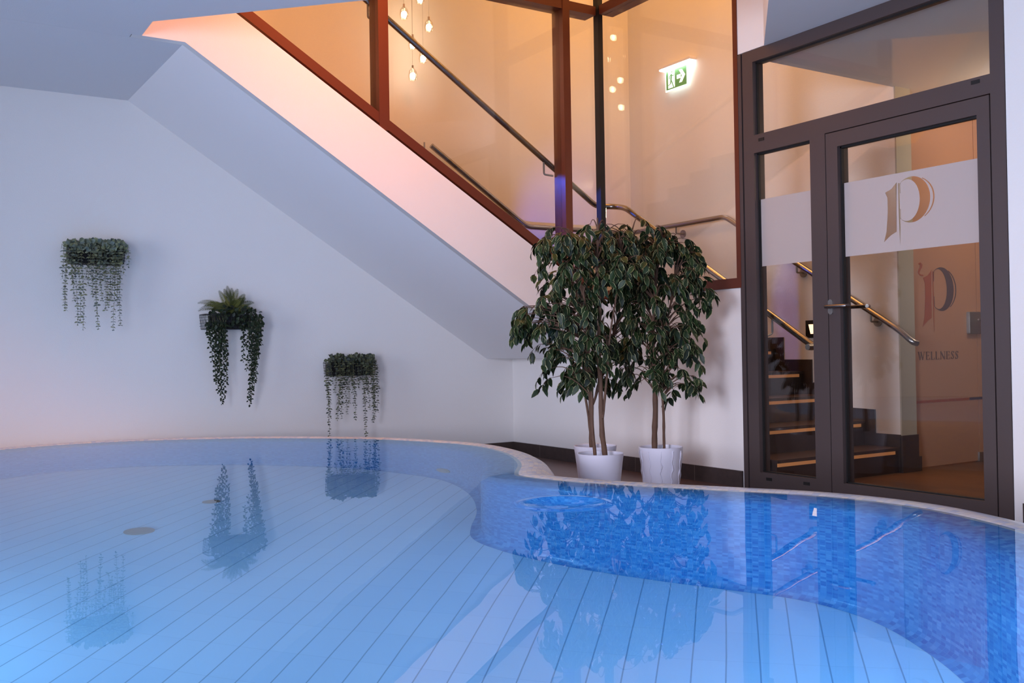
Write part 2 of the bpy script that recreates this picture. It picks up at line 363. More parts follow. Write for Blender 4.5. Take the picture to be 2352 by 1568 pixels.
# ------------------------------------------------------------------ glazing along the flight (window_1)
t = empty('window_1', (2.7, YP + .03, 2.2), 'slanted glazing with brown metal frame above the stair side', 'window'); t['kind'] = 'structure'
y0, y1 = YP + .008, YP + .14
fb = lambda x: 2.627 - .62 * (x - 2.172)
MB().prism([(.9, fb(.9)), (XB - .01, fb(XB - .01)), (XB - .01, fb(XB - .01) + .07), (.9, fb(.9) + .07)], 1, y0, y1).build('bottom_frame', M['wframe'], t, flat=True)
Bx(2.656, 2.726, y0 - .004, y1, fb(2.69) - .02, TOP).build('post', M['wframe'], t, flat=True)
Bx(4.102, 4.162, y0 - .004, y1, fb(4.13), TOP).build('post', M['wframe'], t, flat=True)
Bx(1.1, 1.17, y0, y1, fb(1.1), TOP).build('post', M['wframe'], t, flat=True)
Bx(1.17, 2.656, y0, y1, 3.31, 3.375).build('transom', M['wframe'], t, flat=True)
Bx(2.726, 4.102, y0, y1, 3.31, 3.375).build('transom', M['wframe'], t, flat=True)
Bx(4.162, XB - .03, y0, y1, 3.31, 3.375).build('transom', M['wframe'], t, flat=True)
g0, g1 = YP + .05, YP + .06
for (a, b) in ((1.17, 2.656), (2.726, 4.102), (4.162, XB - .02)):
    za = max(fb(a), 0)
    MB().prism([(a, fb(a) + .06), (b, fb(b) + .06), (b, 3.312), (a, 3.312)] if fb(a) + .06 < 3.31 else [(1.0, 3.3)] * 0 or [(a, fb(a) + .06), (b, fb(b) + .06), (b, 3.312)], 1, g0, g1).build('pane', M['glass'], t, flat=True)
    Bx(a, b, g0, g1, 3.37, TOP).build('pane', M['glass'], t, flat=True)

# glazing on the right wall (window_2)
t = empty('window_2', (XB, 5.0, 1.29), 'upright glazing above the white wall, left of the door', 'window'); t['kind'] = 'structure'
x0, x1 = XB - .006, XB + .12
Bx(x0, x1, 4.38, YP + .02, 1.226, 1.288).build('sill_frame', M['wframe'], t, flat=True)
Bx(x0, x1, 4.345, 4.381, 1.226, TOP).build('post', M['wframe'], t, flat=True)
Bx(x0, x1, 4.381, YP - .002, 3.318, 3.385).build('transom', M['wframe'], t, flat=True)
m = Bx(XB - .012, XB + .03, YP + .005, YP + .06, 1.288, TOP)
m.build('corner_post', M['gasket'], t, flat=True)
Bx(XB + .03, XB + .04, 4.381, YP + .01, 1.288, 3.318).build('pane', M['glass'], t, flat=True)
Bx(XB + .03, XB + .04, 4.381, YP + .01, 3.385, TOP).build('pane', M['glass'], t, flat=True)
Bx(XB + .022, XB + .028, 4.381, 4.388, 1.288, 3.318).build('gasket', M['gasket'], t, flat=True)

# ------------------------------------------------------------------ door set
t = empty('door_1', (XB, 3.5, 0), 'tall glazed door set with brown metal frame and transom light', 'door'); t['kind'] = 'structure'
xa, xb = XB - .004, XB + .085
DF = M['frame']
m = Bx(xa, xb, 4.318, 4.352, 0, 2.655); m.build('outer_post', DF, t, flat=True)
Bx(xa + .03, xb, 4.306, 4.318, 0, 2.655).build('shadow_joint', M['gasket'], t, flat=True)
Bx(xa, xb, 4.222, 4.306, 0, 2.655).build('frame_post', DF, t, flat=True)
Bx(xa, xb, 2.64, 2.712, 0, 2.655).build('frame_post', DF, t, flat=True)
Bx(xa, xb, 2.712, 4.222, 2.583, 2.655).build('head_frame', DF, t, flat=True)
Bx(xa, xb, 2.712, 4.222, 2.046, 2.139).build('transom', DF, t, flat=True)
Bx(xa, xb, 3.797, 4.222, 2.030, 2.046).build('transom', DF, t, flat=True)
Bx(xa, xb, 3.690, 3.797, 0, 2.046).build('mullion', DF, t, flat=True)
Bx(xa, xb, 3.797, 4.222, 0, .106).build('bottom_rail', DF, t, flat=True)
Bx(XB + .04, XB + .05, 2.712, 4.222, 2.139, 2.583).build('transom_pane', M['glass'], t, flat=True)
Bx(XB + .04, XB + .05, 3.797, 4.222, .106, 2.030).build('side_pane', M['glass'], t, flat=True)
# black glazing gaskets
for (ya, yb, za, zb) in ((3.797, 4.222, .106, 2.030), (2.712, 4.222, 2.139, 2.583)):
    m = Bx(XB + .025, XB + .04, yb - .008, yb, za, zb); m.box(XB + .025, XB + .04, ya, ya + .006, za, zb); m.box(XB + .025, XB + .04, ya, yb, zb - .008, zb); m.box(XB + .025, XB + .04, ya, yb, za, za + .006)
    m.build('gasket', M['gasket'], t, flat=True)
for (yy, zz) in ((4.16, 2.103), (2.785, 2.117), (4.149, .071), (3.865, .075)):
    Bx(xa - .003, xa + .001, yy - .022, yy + .022, zz - .009, zz + .009).build('drain_cap', M['gasket'], t, flat=True)
# side film
def curve_fill(name, loops, x, m, parent, thick=.0005):
    cu = bpy.data.curves.new(name, 'CURVE'); cu.dimensions = '2D'; cu.fill_mode = 'BOTH'; cu.extrude = thick
    for lp in loops:
        sp = cu.splines.new('POLY'); sp.points.add(len(lp) - 1)
        for p, q in zip(sp.points, lp): p.co = (q[0], q[1], 0, 1)
        sp.use_cyclic_u = True
    tmp = bpy.data.objects.new('tmp', cu); COL.objects.link(tmp)
    dg = bpy.context.evaluated_depsgraph_get(); me = bpy.data.meshes.new_from_object(tmp.evaluated_get(dg))
    bpy.data.objects.remove(tmp)
    me.name = name; me.materials.clear(); me.materials.append(m)
    return me
def logo_loops(H, cx, cz, mirror=1):
    """ornamental letter: (u right, v up) units of bowl height -> list of dict(kind, loop); u grows to the right in the picture"""
    def T(l): return [(cx + mirror * u * H * 1.7, cz + v * H) for u, v in l]
    stem = [(-.20, .74), (-.10, .80), (-.02, .93), (-.03, .5), (-.035, -.16), (-.12, -.22), (-.23, -.36), (-.19, -.14), (-.165, .3), (-.165, .62)]
    hair = [(.0, .9), (.016, .9), (.018, .3), (.022, -.1), (.012, -.48), (.004, -.1), (.0, .3)]
    import math as _m
    out = []; inn = []
    for k in range(33):
        a = _m.radians(160 - k * 320 / 32); out.append((.19 + .27 * _m.cos(a), .5 + .5 * _m.sin(a)))
    for k in range(33):
        a = _m.radians(-158 + k * 316 / 32); inn.append((.125 + .185 * _m.cos(a), .5 + .455 * _m.sin(a)))
    bowl = [(max(u, .022), v) for u, v in out] + [(max(u, .03), v) for u, v in inn]
    arc = []
    for k in range(17): a = _m.radians(62 - k * 118 / 16); arc.append((.2 + .32 * _m.cos(a), .5 + .49 * _m.sin(a)))
    for k in range(17): a = _m.radians(-56 + k * 118 / 16); arc.append((.2 + .30 * _m.cos(a), .5 + .478 * _m.sin(a)))
    cent = [(-.29, 1.04), (-.26, 1.07), (-.235, 1.03), (-.245, .97), (-.28, .91), (-.295, .85), (-.26, .80), (-.2, .79)]
    wds = [.012, .02, .028, .024, .018, .014, .014, .02]
    L1 = []; L2 = []
    for i, (u, v) in enumerate(cent):
        p = cent[max(i - 1, 0)]; q = cent[min(i + 1, len(cent) - 1)]; dx, dy = q[0] - p[0], q[1] - p[1]; l = math.hypot(dx, dy)
        L1.append((u - dy / l * wds[i], v + dx / l * wds[i])); L2.append((u + dy / l * wds[i], v - dx / l * wds[i]))
    swash = L1 + L2[::-1]
    return dict(stem=T(stem), hair=T(hair), bowl=T(bowl), arc=T(arc), swash=T(swash))
def place_flat(name, loops, m, parent, X=None, Y=None):
    me = curve_fill(name, loops, 0, m, parent)
    o = bpy.data.objects.new(name, me); COL.objects.link(o); off = parent.location if parent.parent is None else ORIG[parent.name]
    for v in me.vertices:
        a, b, c = v.co
        v.co = (Vector((X + c, -a, b)) if X is not None else Vector((a, Y + c, b))) - off
    o.parent = parent; return o
# film loops use (a = -Y, b = Z)
Bx(XB + .0395, XB + .0400, 3.797, 4.222, 1.347, 1.752).build('frosted_band', M['film'], t, flat=True)
leaf = Bx(xa - .001, xb, 3.606, 3.684, .012, 2.040); leaf.box(xa - .001, xb, 2.718, 2.783, .012, 2.040); leaf.box(xa - .001, xb, 2.783, 3.606, 1.958, 2.040); leaf.box(xa - .001, xb, 2.783, 3.606, .012, .103)
lf = leaf.build('door_leaf', DF, t, flat=True)
Bx(XB + .04, XB + .05, 2.783, 3.606, .103, 1.958).build('leaf_pane', M['glass'], lf, flat=True)
m = Bx(XB + .02, XB + .04, 3.598, 3.606, .103, 1.958); m.box(XB + .02, XB + .04, 2.783, 2.789, .103, 1.958); m.box(XB + .02, XB + .04, 2.783, 3.606, 1.949, 1.958); m.box(XB + .02, XB + .04, 2.783, 3.606, .103, .109)
m.build('leaf_gasket', M['gasket'], lf, flat=True)
lg = logo_loops(.238, -3.255, 1.49)
place_flat('frosted_film', [[(-3.606, 1.35), (-2.783, 1.35), (-2.783, 1.757), (-3.606, 1.757)], lg['stem'], lg['hair'], lg['bowl'], lg['arc']], M['film'], lf, X=XB + .0385)
lf['label'] = 'hinged glass leaf with frosted band and cut-out letter'
for s, nm in ((-1, 'lever_handle'), (1, 'inside_lever')):
    xo = xa - .001 if s < 0 else xb
    m = MB(); m.tube([(xo, 3.668, 1.076), (xo + s * .045, 3.668, 1.076), (xo + s * .056, 3.660, 1.076), (xo + s * .058, 3.64, 1.076), (xo + s * .058, 3.55, 1.076), (xo + s * .052, 3.530, 1.076), (xo + s * .03, 3.524, 1.076)], .0105, 12)
    h = m.build(nm, M['steel'], lf)
    r = []
    for k in range(24):
        a = 2 * pi * k / 24; r.append((3.668 + .016 * math.cos(a), 1.076 + .016 * math.sin(a) + (.026 if math.sin(a) > 0 else -.026)))
    MB().prism(r, 0, min(xo, xo + s * .008), max(xo, xo + s * .008)).build('rosette', M['steelm'], lf)

# ------------------------------------------------------------------ hallway behind the door
o = Bx(XB + .12, 9.1, .4, 9, -.05, 0).build('floor', M['wood']); struct(o, 'brown wooden hallway floor behind the glass door', 'floor')
m = Bx(XB + .12, 9.1, .4, 4.209, 2.6, 2.75); m.box(5.9, 9.1, 4.209, 7.2, 2.6, 2.75)
struct(m.build('ceiling', M['ceil']), 'hallway ceiling seen through the door top light', 'ceiling')
m = Bx(8.6, 8.7, .4, 7.2, 0, 2.6); m.box(5.9, 8.7, 6.9, 7.0, 0, 2.6); m.box(XB + .12, 8.6, .3, .4, 0, 2.6)
struct(m.build('wall_hallway', M['brownwall']), 'brown wall behind the frosted partition', 'wall')
m = Bx(XB + .12, 9.1, 4.1095, 4.2095, 2.75, TOP)
struct(m.build('wall_upper', M['wall']), 'wall above the hallway ceiling', 'wall')
# end face of the stairwell wall in grey-green
struct(Bx(XF - .001, 5.9, 4.188, 4.1995, 0, 2.6).build('trim_1', M['endwall']), 'grey green narrow end of the stairwell wall', 'trim')
# stepped skirting on the stairwell wall
m = MB(); pts = [(4.196, 0), (4.196, .255), (4.395, .255)]
for i in range(1, 7): pts += [(4.395 + .27 * (i - 1), .255 + .169 * i - (0.007 if i == 1 else 0)), (4.395 + .27 * i, .255 + .169 * i)]
pts += [(5.8, 1.28), (YA, 1.28), (YA, 0)]
m.prism(pts, 0, XF - .013, XF)
m.box(XF - .013, 5.90, 4.174, 4.188, 0, .25); m.box(5.901, 5.93, 4.174, 4.2, 0, .10)
struct(m.build('baseboard_stairwell', M['riser']), 'dark stepped skirting climbing along the stairwell wall', 'skirting')

t = empty('staircase', (5.15, 4.21, 0), 'dark stone steps with lit edges behind the glass door', 'staircase')
for i in range(7):
    ys = 4.21 + .27 * i; zt = .169 * (i + 1)
    ye = ys + .27 if i < 6 else YA - .003
    s_ = Bx(XB + .125, XF - .014, ys + (.0), ye, 0 if i < 6 else .95, zt - .02).build('step' if i < 6 else 'landing', M['riser'], t, flat=True)
    Bx(XB + .125, XF - .014, ys - .012, ye, zt - .02, zt).build('tread', M['tread'], s_, flat=True)
    Bx(XB + .13, XF - .06, ys - .0105, ys - .003, zt - .042, zt - .0205).build('light_strip', M['led'], s_, flat=True)  # tread edge given a glow, no lamp fitted here

# partition with the logo
t = empty('glass_partition', (6.7, 4.25, 0), 'bronze glass partition with large letter and the word below', 'partition')
def satinm():
    m, nt, b, out = mat('bronze_satin_glass'); N = nt.nodes; L = nt.links; N.remove(b)
    tr = N.new('ShaderNodeBsdfTransparent'); tr.inputs[0].default_value = (.62, .5, .42, 1)
    d = N.new('ShaderNodeBsdfDiffuse'); d.inputs[0].default_value = (*lin((214, 170, 138)), 1)
    g = N.new('ShaderNodeBsdfGlossy'); g.inputs['Roughness'].default_value = .12
    x = N.new('ShaderNodeMixShader'); x.inputs[0].default_value = .6; L.new(tr.outputs[0], x.inputs[1]); L.new(d.outputs[0], x.inputs[2])
    y = N.new('ShaderNodeMixShader'); L.new(schlick(nt, 1.45), y.inputs[0]); L.new(x.outputs[0], y.inputs[1]); L.new(g.outputs[0], y.inputs[2])
    L.new(y.outputs[0], out.inputs[0]); return m
M['satin2'] = satinm()
Bx(5.905, 6.708, 4.25, 4.26, .008, 2.59).build('fixed_panel', M['satin2'], t, flat=True)
dp = Bx(6.714, 7.6, 4.25, 4.26, .012, 2.59).build('door_panel', M['satin2'], t, flat=True)
LG = logo_loops(.31, 6.195, 1.093)
for k, mt in (('swash', 'logo_copper'), ('stem', 'logo_copper'), ('hair', 'logo_copper'), ('bowl', 'logo_slate'), ('arc', 'logo_slate')):
    place_flat('letter_' + {'swash': 'flourish', 'stem': 'stem', 'hair': 'hairline', 'bowl': 'bowl', 'arc': 'outline'}[k], [LG[k]], M[mt], t, Y=4.2485)
def stroke(a, b, wd):
    dx, dy = b[0] - a[0], b[1] - a[1]; l = math.hypot(dx, dy); nx, ny = -dy / l * wd / 2, dx / l * wd / 2
    return [(a[0] + nx, a[1] + ny), (b[0] + nx, b[1] + ny), (b[0] - nx, b[1] - ny), (a[0] - nx, a[1] - ny)]
TK, TN = .17, .05
GL = {'W': (1.15, [((0.1, 1), (.35, 0), TK), ((.35, 0), (.58, 1), TN), ((.5, 1), (.78, 0), TK), ((.78, 0), (1.05, 1), TN), ((0, .98), (.22, .98), TN), ((.95, .98), (1.15, .98), TN)]),
      'E': (.72, [((.15, 0), (.15, 1), TK), ((.05, .975), (.6, .975), TN), ((.05, .025), (.64, .025), TN), ((.15, .52), (.5, .52), TN), ((.6, 1), (.6, .8), TN), ((.64, 0), (.64, .22), TN), ((.5, .42), (.5, .62), TN)]),
      'L': (.68, [((.15, 0), (.15, 1), TK), ((.03, .975), (.28, .975), TN), ((.05, .025), (.6, .025), TN), ((.6, 0), (.6, .22), TN)]),
      'N': (.92, [((.12, 0), (.12, 1), TN), ((.1, 1), (.78, 0), TK), ((.8, 0), (.8, 1), TN), ((0, .025), (.24, .025), TN), ((.68, .975), (.92, .975), TN)]),
      'S': (.62, [((.5, .82), (.42, .95), TN), ((.42, .95), (.25, .98), TN), ((.25, .98), (.12, .85), .1), ((.12, .85), (.13, .68), .14), ((.13, .68), (.42, .38), TK), ((.42, .38), (.46, .18), .14), ((.46, .18), (.3, .03), .1), ((.3, .03), (.14, .06), TN), ((.14, .06), (.07, .2), TN), ((.52, .98), (.5, .76), TN), ((.06, .28), (.06, .0), TN)])}
x = 6.014; Hh = .056
tw = sum(GL[c][0] + .12 for c in 'WELLNESS'); sc = (6.489 - 6.014) / tw
for c in 'WELLNESS':
    wdt, sts = GL[c]; m = MB()
    for k, (a, b, wd) in enumerate(sts):
        q = stroke((a[0], a[1] * Hh / sc), (b[0], b[1] * Hh / sc), wd)
        m.prism([(x + p[0] * sc, .752 + p[1] * sc) for p in q], 1, 4.2478 - k * .00004, 4.2493)
    m.build('letter', M['logo_dark'], t, flat=True); x += (wdt + .12) * sc
m = MB()
for k in range(9): Bx(5.93 + k * .085, 5.93 + k * .085 + (.08 if k < 8 else .02), 4.2485, 4.2495, .452, .470).build('safety_stripe', M['logo_copper'], t, flat=True)
Bx(6.60, 6.95, 4.248, 4.2495, .452, .470).build('safety_stripe', M['logo_slate'], t, flat=True)
m = Bx(6.585, 6.75, 4.222, 4.288, .93, 1.09); lk = m.build('lock_case', M['steelm'], t, bevel=.012)
MB().tube([(6.70, 4.222, 1.03), (6.70, 4.18, 1.03), (6.62, 4.178, 1.03)], .008, 10).build('lock_lever', M['steel'], lk)
Bx(6.69, 6.85, 4.235, 4.275, .002, .07).build('floor_hinge', M['steelm'], t, bevel=.004)

# ------------------------------------------------------------------ handrails
RR = .021
def soft(pts, k=.06, n=4):
    pts = [Vector(p) for p in pts]; out = [pts[0]]
    for i in range(1, len(pts) - 1):
        a, b, c = pts[i - 1], pts[i], pts[i + 1]; d1 = min(k, (a - b).length * .45); d2 = min(k, (c - b).length * .45)
        p = b + (a - b).normalized() * d1; q = b + (c - b).normalized() * d2
        for j in range(n + 1): s = j / n; out.append((1 - s) ** 2 * p + 2 * s * (1 - s) * b + s * s * q)
    out.append(pts[-1]); return out
def bracket_L(t, p, wallp, drop=.12):
    MB().tube(soft([p + Vector((0, 0, -RR)), p + Vector((0, 0, -drop)), Vector((wallp[0], wallp[1], p.z - drop))], .012), .007, 8).build('bracket', M['steelm'], t)
t = empty('handrail', (4.557, 6.93, 1.89), 'steel handrail low against the rear stair wall, level at its right end', 'handrail')
far = [(3.66, 6.93, 2.504), (4.557, 6.93, 1.905), (5.66, 6.93, 1.905), (5.66, 5.72, 1.905), (5.665, 4.135, .955), (5.665, 4.04, .875), (5.70, 4.03, .868)]
MB().tube(soft(far, .05), RR, 12).build('rail', M['steel'], t)
for p, a in (((3.6, 6.93, 2.545), 'y'), ((5.0, 6.93, 1.905), 'y'), ((5.66, 6.3, 1.905), 'x'), ((5.665, 5.0, 1.474), 'x'), ((5.665, 4.36, 1.09), 'x')):
    p = Vector(p); wp = (p.x, YA) if a == 'y' else (XF, p.y)
    bracket_L(t, p, wp, .07)
    q = Vector((wp[0], wp[1], p.z - .07)); dd = Vector((0, -1, 0)) if a == 'y' else Vector((-1, 0, 0))
    MB().tube([q, q + dd * .008], .034, 20).build('wall_rosette', M['steelm'], t)
t['label'] = 'steel handrail along the outer stairwell walls, ending beside the partition'
t = empty('handrail', (4.62, 5.85, 1.93), 'steel handrail on the inner side behind the glazing, beside the frame posts', 'handrail')
near = [(1.3, 5.89, 4.06), (4.50, 5.89, 1.935), (4.62, 5.80, 1.93), (4.62, 5.69, 1.905), (4.62, 3.965, .862)]
MB().tube(soft(near, .05), RR, 12).build('rail', M['steel'], t)
MB().tube([(4.62, 3.965, .862), (4.60, 3.955, .855), (4.56, 3.955, .855)], [.022, .02, .018], 12).build('end_return', M['steelm'], t)
for xx in (4.03, 2.66):
    zz = 1.935 + (4.50 - xx) * .664
    MB().tube(soft([(xx, 5.89, zz - .015), (xx, 5.89, zz - .11), (xx + .06, YP + .139, zz - .12)], .015), .007, 8).build('bracket', M['steelm'], t)
for yy in (4.28, 5.0):
    zz = .862 + (yy - 3.965) * .605
    MB().tube(soft([(4.62, yy, zz - .015), (4.62, yy, zz - .11), (4.553, yy, zz - .13)], .015), .007, 8).build('bracket', M['steelm'], t)

# recessed step light
t = empty('wall_light', (XF, 4.93, .98), 'small square recessed light glowing low on the stairwell wall', 'wall light')
y_, z_ = 4.925, .985
m = Bx(XF - .012, XF - .001, y_ - .06, y_ + .06, z_ - .065, z_ + .065)
m.build('frame', M['switch'], t, bevel=.003)
MB().prism([(y_ - .038, z_ - .035), (y_ - .02, z_ + .035), (y_ + .03, z_ + .035), (y_ + .012, z_ - .035)], 0, XF - .0135, XF - .0118).build('lamp', M['steplamp'], t, flat=True)

# exit sign
t = empty('exit_sign', (XF, 6.31, 3.17), 'green running-man exit sign with arrow and lit white bar', 'exit sign')
Bx(XF - .075, XF - .001, 6.10, 6.50, 3.275, 3.30).build('lamp_housing', M['white'], t, bevel=.004)
Bx(XF - .07, XF - .006, 6.11, 6.49, 3.262, 3.2745).build('lamp_bar', M['signlight'], t, flat=True)
YL, YR, ZB, ZT = 6.43, 6.175, 3.085, 3.255      # left edge has the larger Y
X_ = XF - .045
Bx(X_, X_ + .008, YR - .012, YL + .012, ZB - .014, ZT + .006).build('panel', M['signwhite'], t, flat=True)
def sg(u, v): return (YL - u * (YL - YR), ZB + v * (ZT - ZB))
def splate(nm, polys, mt, d):
    m = MB()
    for k, p in enumerate(polys): m.prism([sg(*q) for q in p], 0, X_ - d - k * .00003, X_ - .0002)
    return m.build(nm, mt, t, flat=True)
splate('left_field', [[(0, 0), (.09, 0), (.09, 1), (0, 1)], [(.09, 0), (.44, 0), (.44, .06), (.09, .06)]], M['signgreen'], .001)
splate('arrow_field', [[(.43, 0), (1, 0), (1, 1), (.43, 1)]], M['signgreen'], .001)
splate('arrow', [[(.53, .40), (.72, .40), (.72, .60), (.53, .60)], [(.64, .18), (.78, .18), (.94, .5), (.78, .5)], [(.78, .5), (.94, .5), (.78, .82), (.64, .82)]], M['signwhite'], .002)
def st(a, b, w_): return [(p[0], p[1]) for p in stroke(a, b, w_)]
hd = [(.285 + .03 * math.cos(k * pi / 5), .86 + .045 * math.sin(k * pi / 5)) for k in range(10)]
splate('runner', [hd, st((.26, .76), (.24, .45), .06), st((.25, .74), (.33, .64), .03), st((.33, .64), (.41, .68), .03), st((.26, .74), (.17, .66), .03), st((.17, .66), (.15, .52), .03),
                  st((.24, .48), (.30, .28), .04), st((.30, .28), (.37, .06), .035), st((.24, .48), (.20, .26), .04), st((.20, .26), (.10, .22), .03)], M['signgreen'], .002)
spot_ = area('exit_sign_light', (XF - .05, 6.30, 3.255), (XF - .02, 6.30, 2.4), .3, .9, (1, .95, 1), .04)

# pendants in the stairwell
PEN = [(928, 33), (985, 62), (948, 103), (972, 134), (948, 174), (965, -2)]
first = None
pend_lab = ['third from the top', 'highest fully visible', 'beside the handrail', 'second lowest', 'lowest of all', 'topmost, cut by the frame']
base = on(948, 174, 1, 6.80)
def make_pendant(p):
    t = empty('pendant_lamp', p, 'small glowing crystal pendant in the stairwell', 'pendant lamp', 'crystal pendants in the stairwell')
    m = MB().lathe(p, [(.001, -.03), (.016, -.022), (.022, 0), (.018, .018), (.001, .026)], 12); m.build('bulb', M['bulb'], t)
    m = MB().lathe(p, [(.001, -.045), (.03, -.03), (.036, .0), (.03, .035), (.012, .06)], 10); m.build('crystal', M['crystal'], t, flat=True)
    MB().tube([p + Vector((0, 0, .055)), p + Vector((0, 0, .08))], .008, 8).build('cap', M['steel'], t)
    MB().tube([p + Vector((0, 0, .08)), p + Vector((0, 0, 1.6))], .0011, 5).build('cable', M['steelm'], t)
    return t
p0 = on(*PEN[0], 1, 6.80); proto = make_pendant(p0)
LB = ['left crystal pendant hanging high above the handrail, upper left of the cluster', 'rightmost crystal pendant of the cluster above the handrail', 'crystal pendant hanging directly in front of the handrail',
      'crystal pendant just below the handrail, right of the lowest one', 'lowest crystal pendant of the cluster, below the handrail', 'topmost crystal pendant, cut by the top of the picture']
proto['label'] = LB[0]
def copy_tree(o, loc, label):
    r = o.copy(); COL.objects.link(r); r.location = loc; r['label'] = label
    for ch in o.children:
        c = ch.copy(); COL.objects.link(c); c.parent = r
    return r
for q, l in zip(PEN[1:], LB[1:]): copy_tree(proto, on(*q, 1, 6.80), l)

# ------------------------------------------------------------------ pool
ZW = .315; ZF = -.95
CP = [(.58, 6.51), (.95, 6.61), (1.3, 6.58), (1.70, 6.40), (2.03, 6.16), (2.43, 5.72), (2.62, 5.29), (2.70, 4.93), (2.62, 4.50), (2.44, 4.10), (2.25, 3.83), (2.17, 3.68), (2.17, 3.50), (2.23, 3.27),
      (2.36, 2.98), (2.56, 2.63), (2.70, 2.37), (2.74, 2.09), (2.675, 1.84), (2.56, 1.60), (2.3, 1.2), (1.9, .92), (1.4, .72), (.8, .64), (.2, .78), (-.3, 1.15), (-.6, 1.8), (-.8, 2.6), (-.9, 3.5), (-.82, 4.5), (-.5, 5.4), (0, 6.15)]
def smooth_closed(pts, n=10):
    out = []; N_ = len(pts)
    for i in range(N_):
        p0, p1, p2, p3 = [Vector(pts[(i + k) % N_]) for k in (-1, 0, 1, 2)]
        for j in range(n):
            s = j / n
            out.append(.5 * ((2 * p1) + (p2 - p0) * s + (2 * p0 - 5 * p1 + 4 * p2 - p3) * s * s + (3 * p1 - p0 - 3 * p2 + p3) * s ** 3))
    return out
OUT = smooth_closed(CP)
NO = len(OUT)
tmp = OUT
for _ in range(3): tmp = [(tmp[i - 1] + 2 * tmp[i] + tmp[(i + 1) % NO]) / 4 for i in range(NO)]
OUT = tmp
# orientation: make outward = land side
A_ = sum(OUT[i].x * OUT[(i + 1) % NO].y - OUT[(i + 1) % NO].x * OUT[i].y for i in range(NO))
NRM = []
for i in range(NO):
    tt = (OUT[(i + 1) % NO] - OUT[i - 1]).normalized(); n_ = Vector((tt.y, -tt.x));
    if A_ < 0: n_ = -n_
    NRM.append(n_)
def nearest(p): return min((p - q).length for q in OUT)
DM = []
for i in range(NO):
    d = .36
    if min((OUT[i] - Vector((2.3, 3.6))).length, 9) < 1.0:
        d = 0
        while d < .36 and nearest(OUT[i] + NRM[i] * (d + .01)) > d + .01 - .004: d += .01
    DM.append(max(d, .02))
PR = [(-.05, ZF + .002), (-.02, ZF + .012), (-.004, ZF + .04), (0, ZF + .09), (0, -.5), (0, 0), (0, .2), (.008, .235), (.03, .256), (.06, .278), (.09, .292), (.12, .303), (.15, .311), (.18, .317), (.21, .3205), (.24, .320), (.27, .312), (.30, .296), (.325, .262), (.34, .22), (.35, .14), (.352, 0)]
def zprof(d):
    for a, b in zip(PR, PR[1:]):
        if a[0] <= d <= b[0] and b[0] > a[0] and a[0] >= 0: return a[1] + (b[1] - a[1]) * (d - a[0]) / (b[0] - a[0])
    return 0
vs_ = []; uvs = []; s_len = 0; v_len = [0]
for a, b in zip(PR, PR[1:]): v_len.append(v_len[-1] + math.hypot(b[0] - a[0], b[1] - a[1]))
for i in range(NO + 1):
    j = i % NO
    if i: s_len += (OUT[j] - OUT[(j - 1) % NO]).length
    for k, (d, z) in enumerate(PR):
        dd = min(d, DM[j]); zz = z
        if d > DM[j]: zz = zprof(DM[j]) if z > .19 or d < .3 else z
        if d > DM[j] and d >= .34: zz = zprof(DM[j])
        p = OUT[j] + NRM[j] * dd; vs_.append((p.x, p.y, zz)); uvs.append((s_len, v_len[k]))
K = len(PR); fs_ = [(i * K + k, (i + 1) * K + k, (i + 1) * K + k + 1, i * K + k + 1) for i in range(NO) for k in range(K - 1)]
pool = empty('swimming_pool', (1.0, 3.6, 0), 'raised rounded indoor pool with mosaic rim and light blue tiled floor', 'pool')
me = bpy.data.meshes.new('mosaic_rim'); me.from_pydata([Vector(v) - pool.location for v in vs_], [], fs_); me.update()
uvl = me.uv_layers.new(name='UVMap')
for lp in me.loops: uvl.data[lp.index].uv = uvs[lp.vertex_index]
me.polygons.foreach_set('use_smooth', [True] * len(me.polygons)); me.materials.append(M['mosaic']); me.materials.append(M['mosaic_wall'])
for p in me.polygons:
    if p.index % (K - 1) < 12: p.material_index = 1
o = bpy.data.objects.new('mosaic_rim', me); COL.objects.link(o); o.parent = pool
bm = bmesh.new()
HO = [OUT[i] + NRM[i] * min(.2, DM[i] * .8) for i in range(NO)]; HO = HO[::2]
hv = [bm.verts.new((p.x, p.y, 0)) for p in HO]; rv = [bm.verts.new(p) for p in ((-4, -3, 0), (XB + .02, -3, 0), (XB + .02, YA, 0), (-4, YA, 0))]
eg = [bm.edges.new((hv[i], hv[(i + 1) % len(hv)])) for i in range(len(hv))] + [bm.edges.new((rv[i], rv[(i + 1) % 4])) for i in range(4)]
bmesh.ops.triangle_fill(bm, use_beauty=True, edges=eg, normal=(0, 0, 1))
me = bpy.data.meshes.new('floor'); bm.to_mesh(me); bm.free(); me.materials.append(M['floor'])
o = bpy.data.objects.new('floor', me); COL.objects.link(o); struct(o, 'dark brown tiled floor around the raised pool', 'floor')
fl = [OUT[i] - NRM[i] * .045 for i in range(NO)]
m = MB(); m.add([(p.x, p.y, ZF) for p in OUT], [tuple(range(NO))]); m.build('pool_floor', M['poolfloor'], pool, flat=True)
def inlet(c, n):
    n = Vector(n).normalized(); c = Vector(c)
    t0 = MB().tube([c, c + n * .012], .066, 28); t0.tube([c + n * .012, c + n * .016], .05, 28); return t0
inlet((.935, 4.60, ZF), (0, 0, 1)).build('inlet_cover', M['inlet'], pool)
m = MB().tube([(1.382, 5.072, ZF), (1.382, 5.072, ZF + .012)], .045, 24); m.build('inlet_cover', M['inlet'], pool)
# wall nozzle: nearest outline point to (2.70, 5.0)
iw = min(range(NO), key=lambda i: (OUT[i] - Vector((2.70, 5.0))).length)
inlet((OUT[iw].x, OUT[iw].y, -.70), (-NRM[iw].x, -NRM[iw].y, 0)).build('wall_nozzle', M['inlet'], pool)
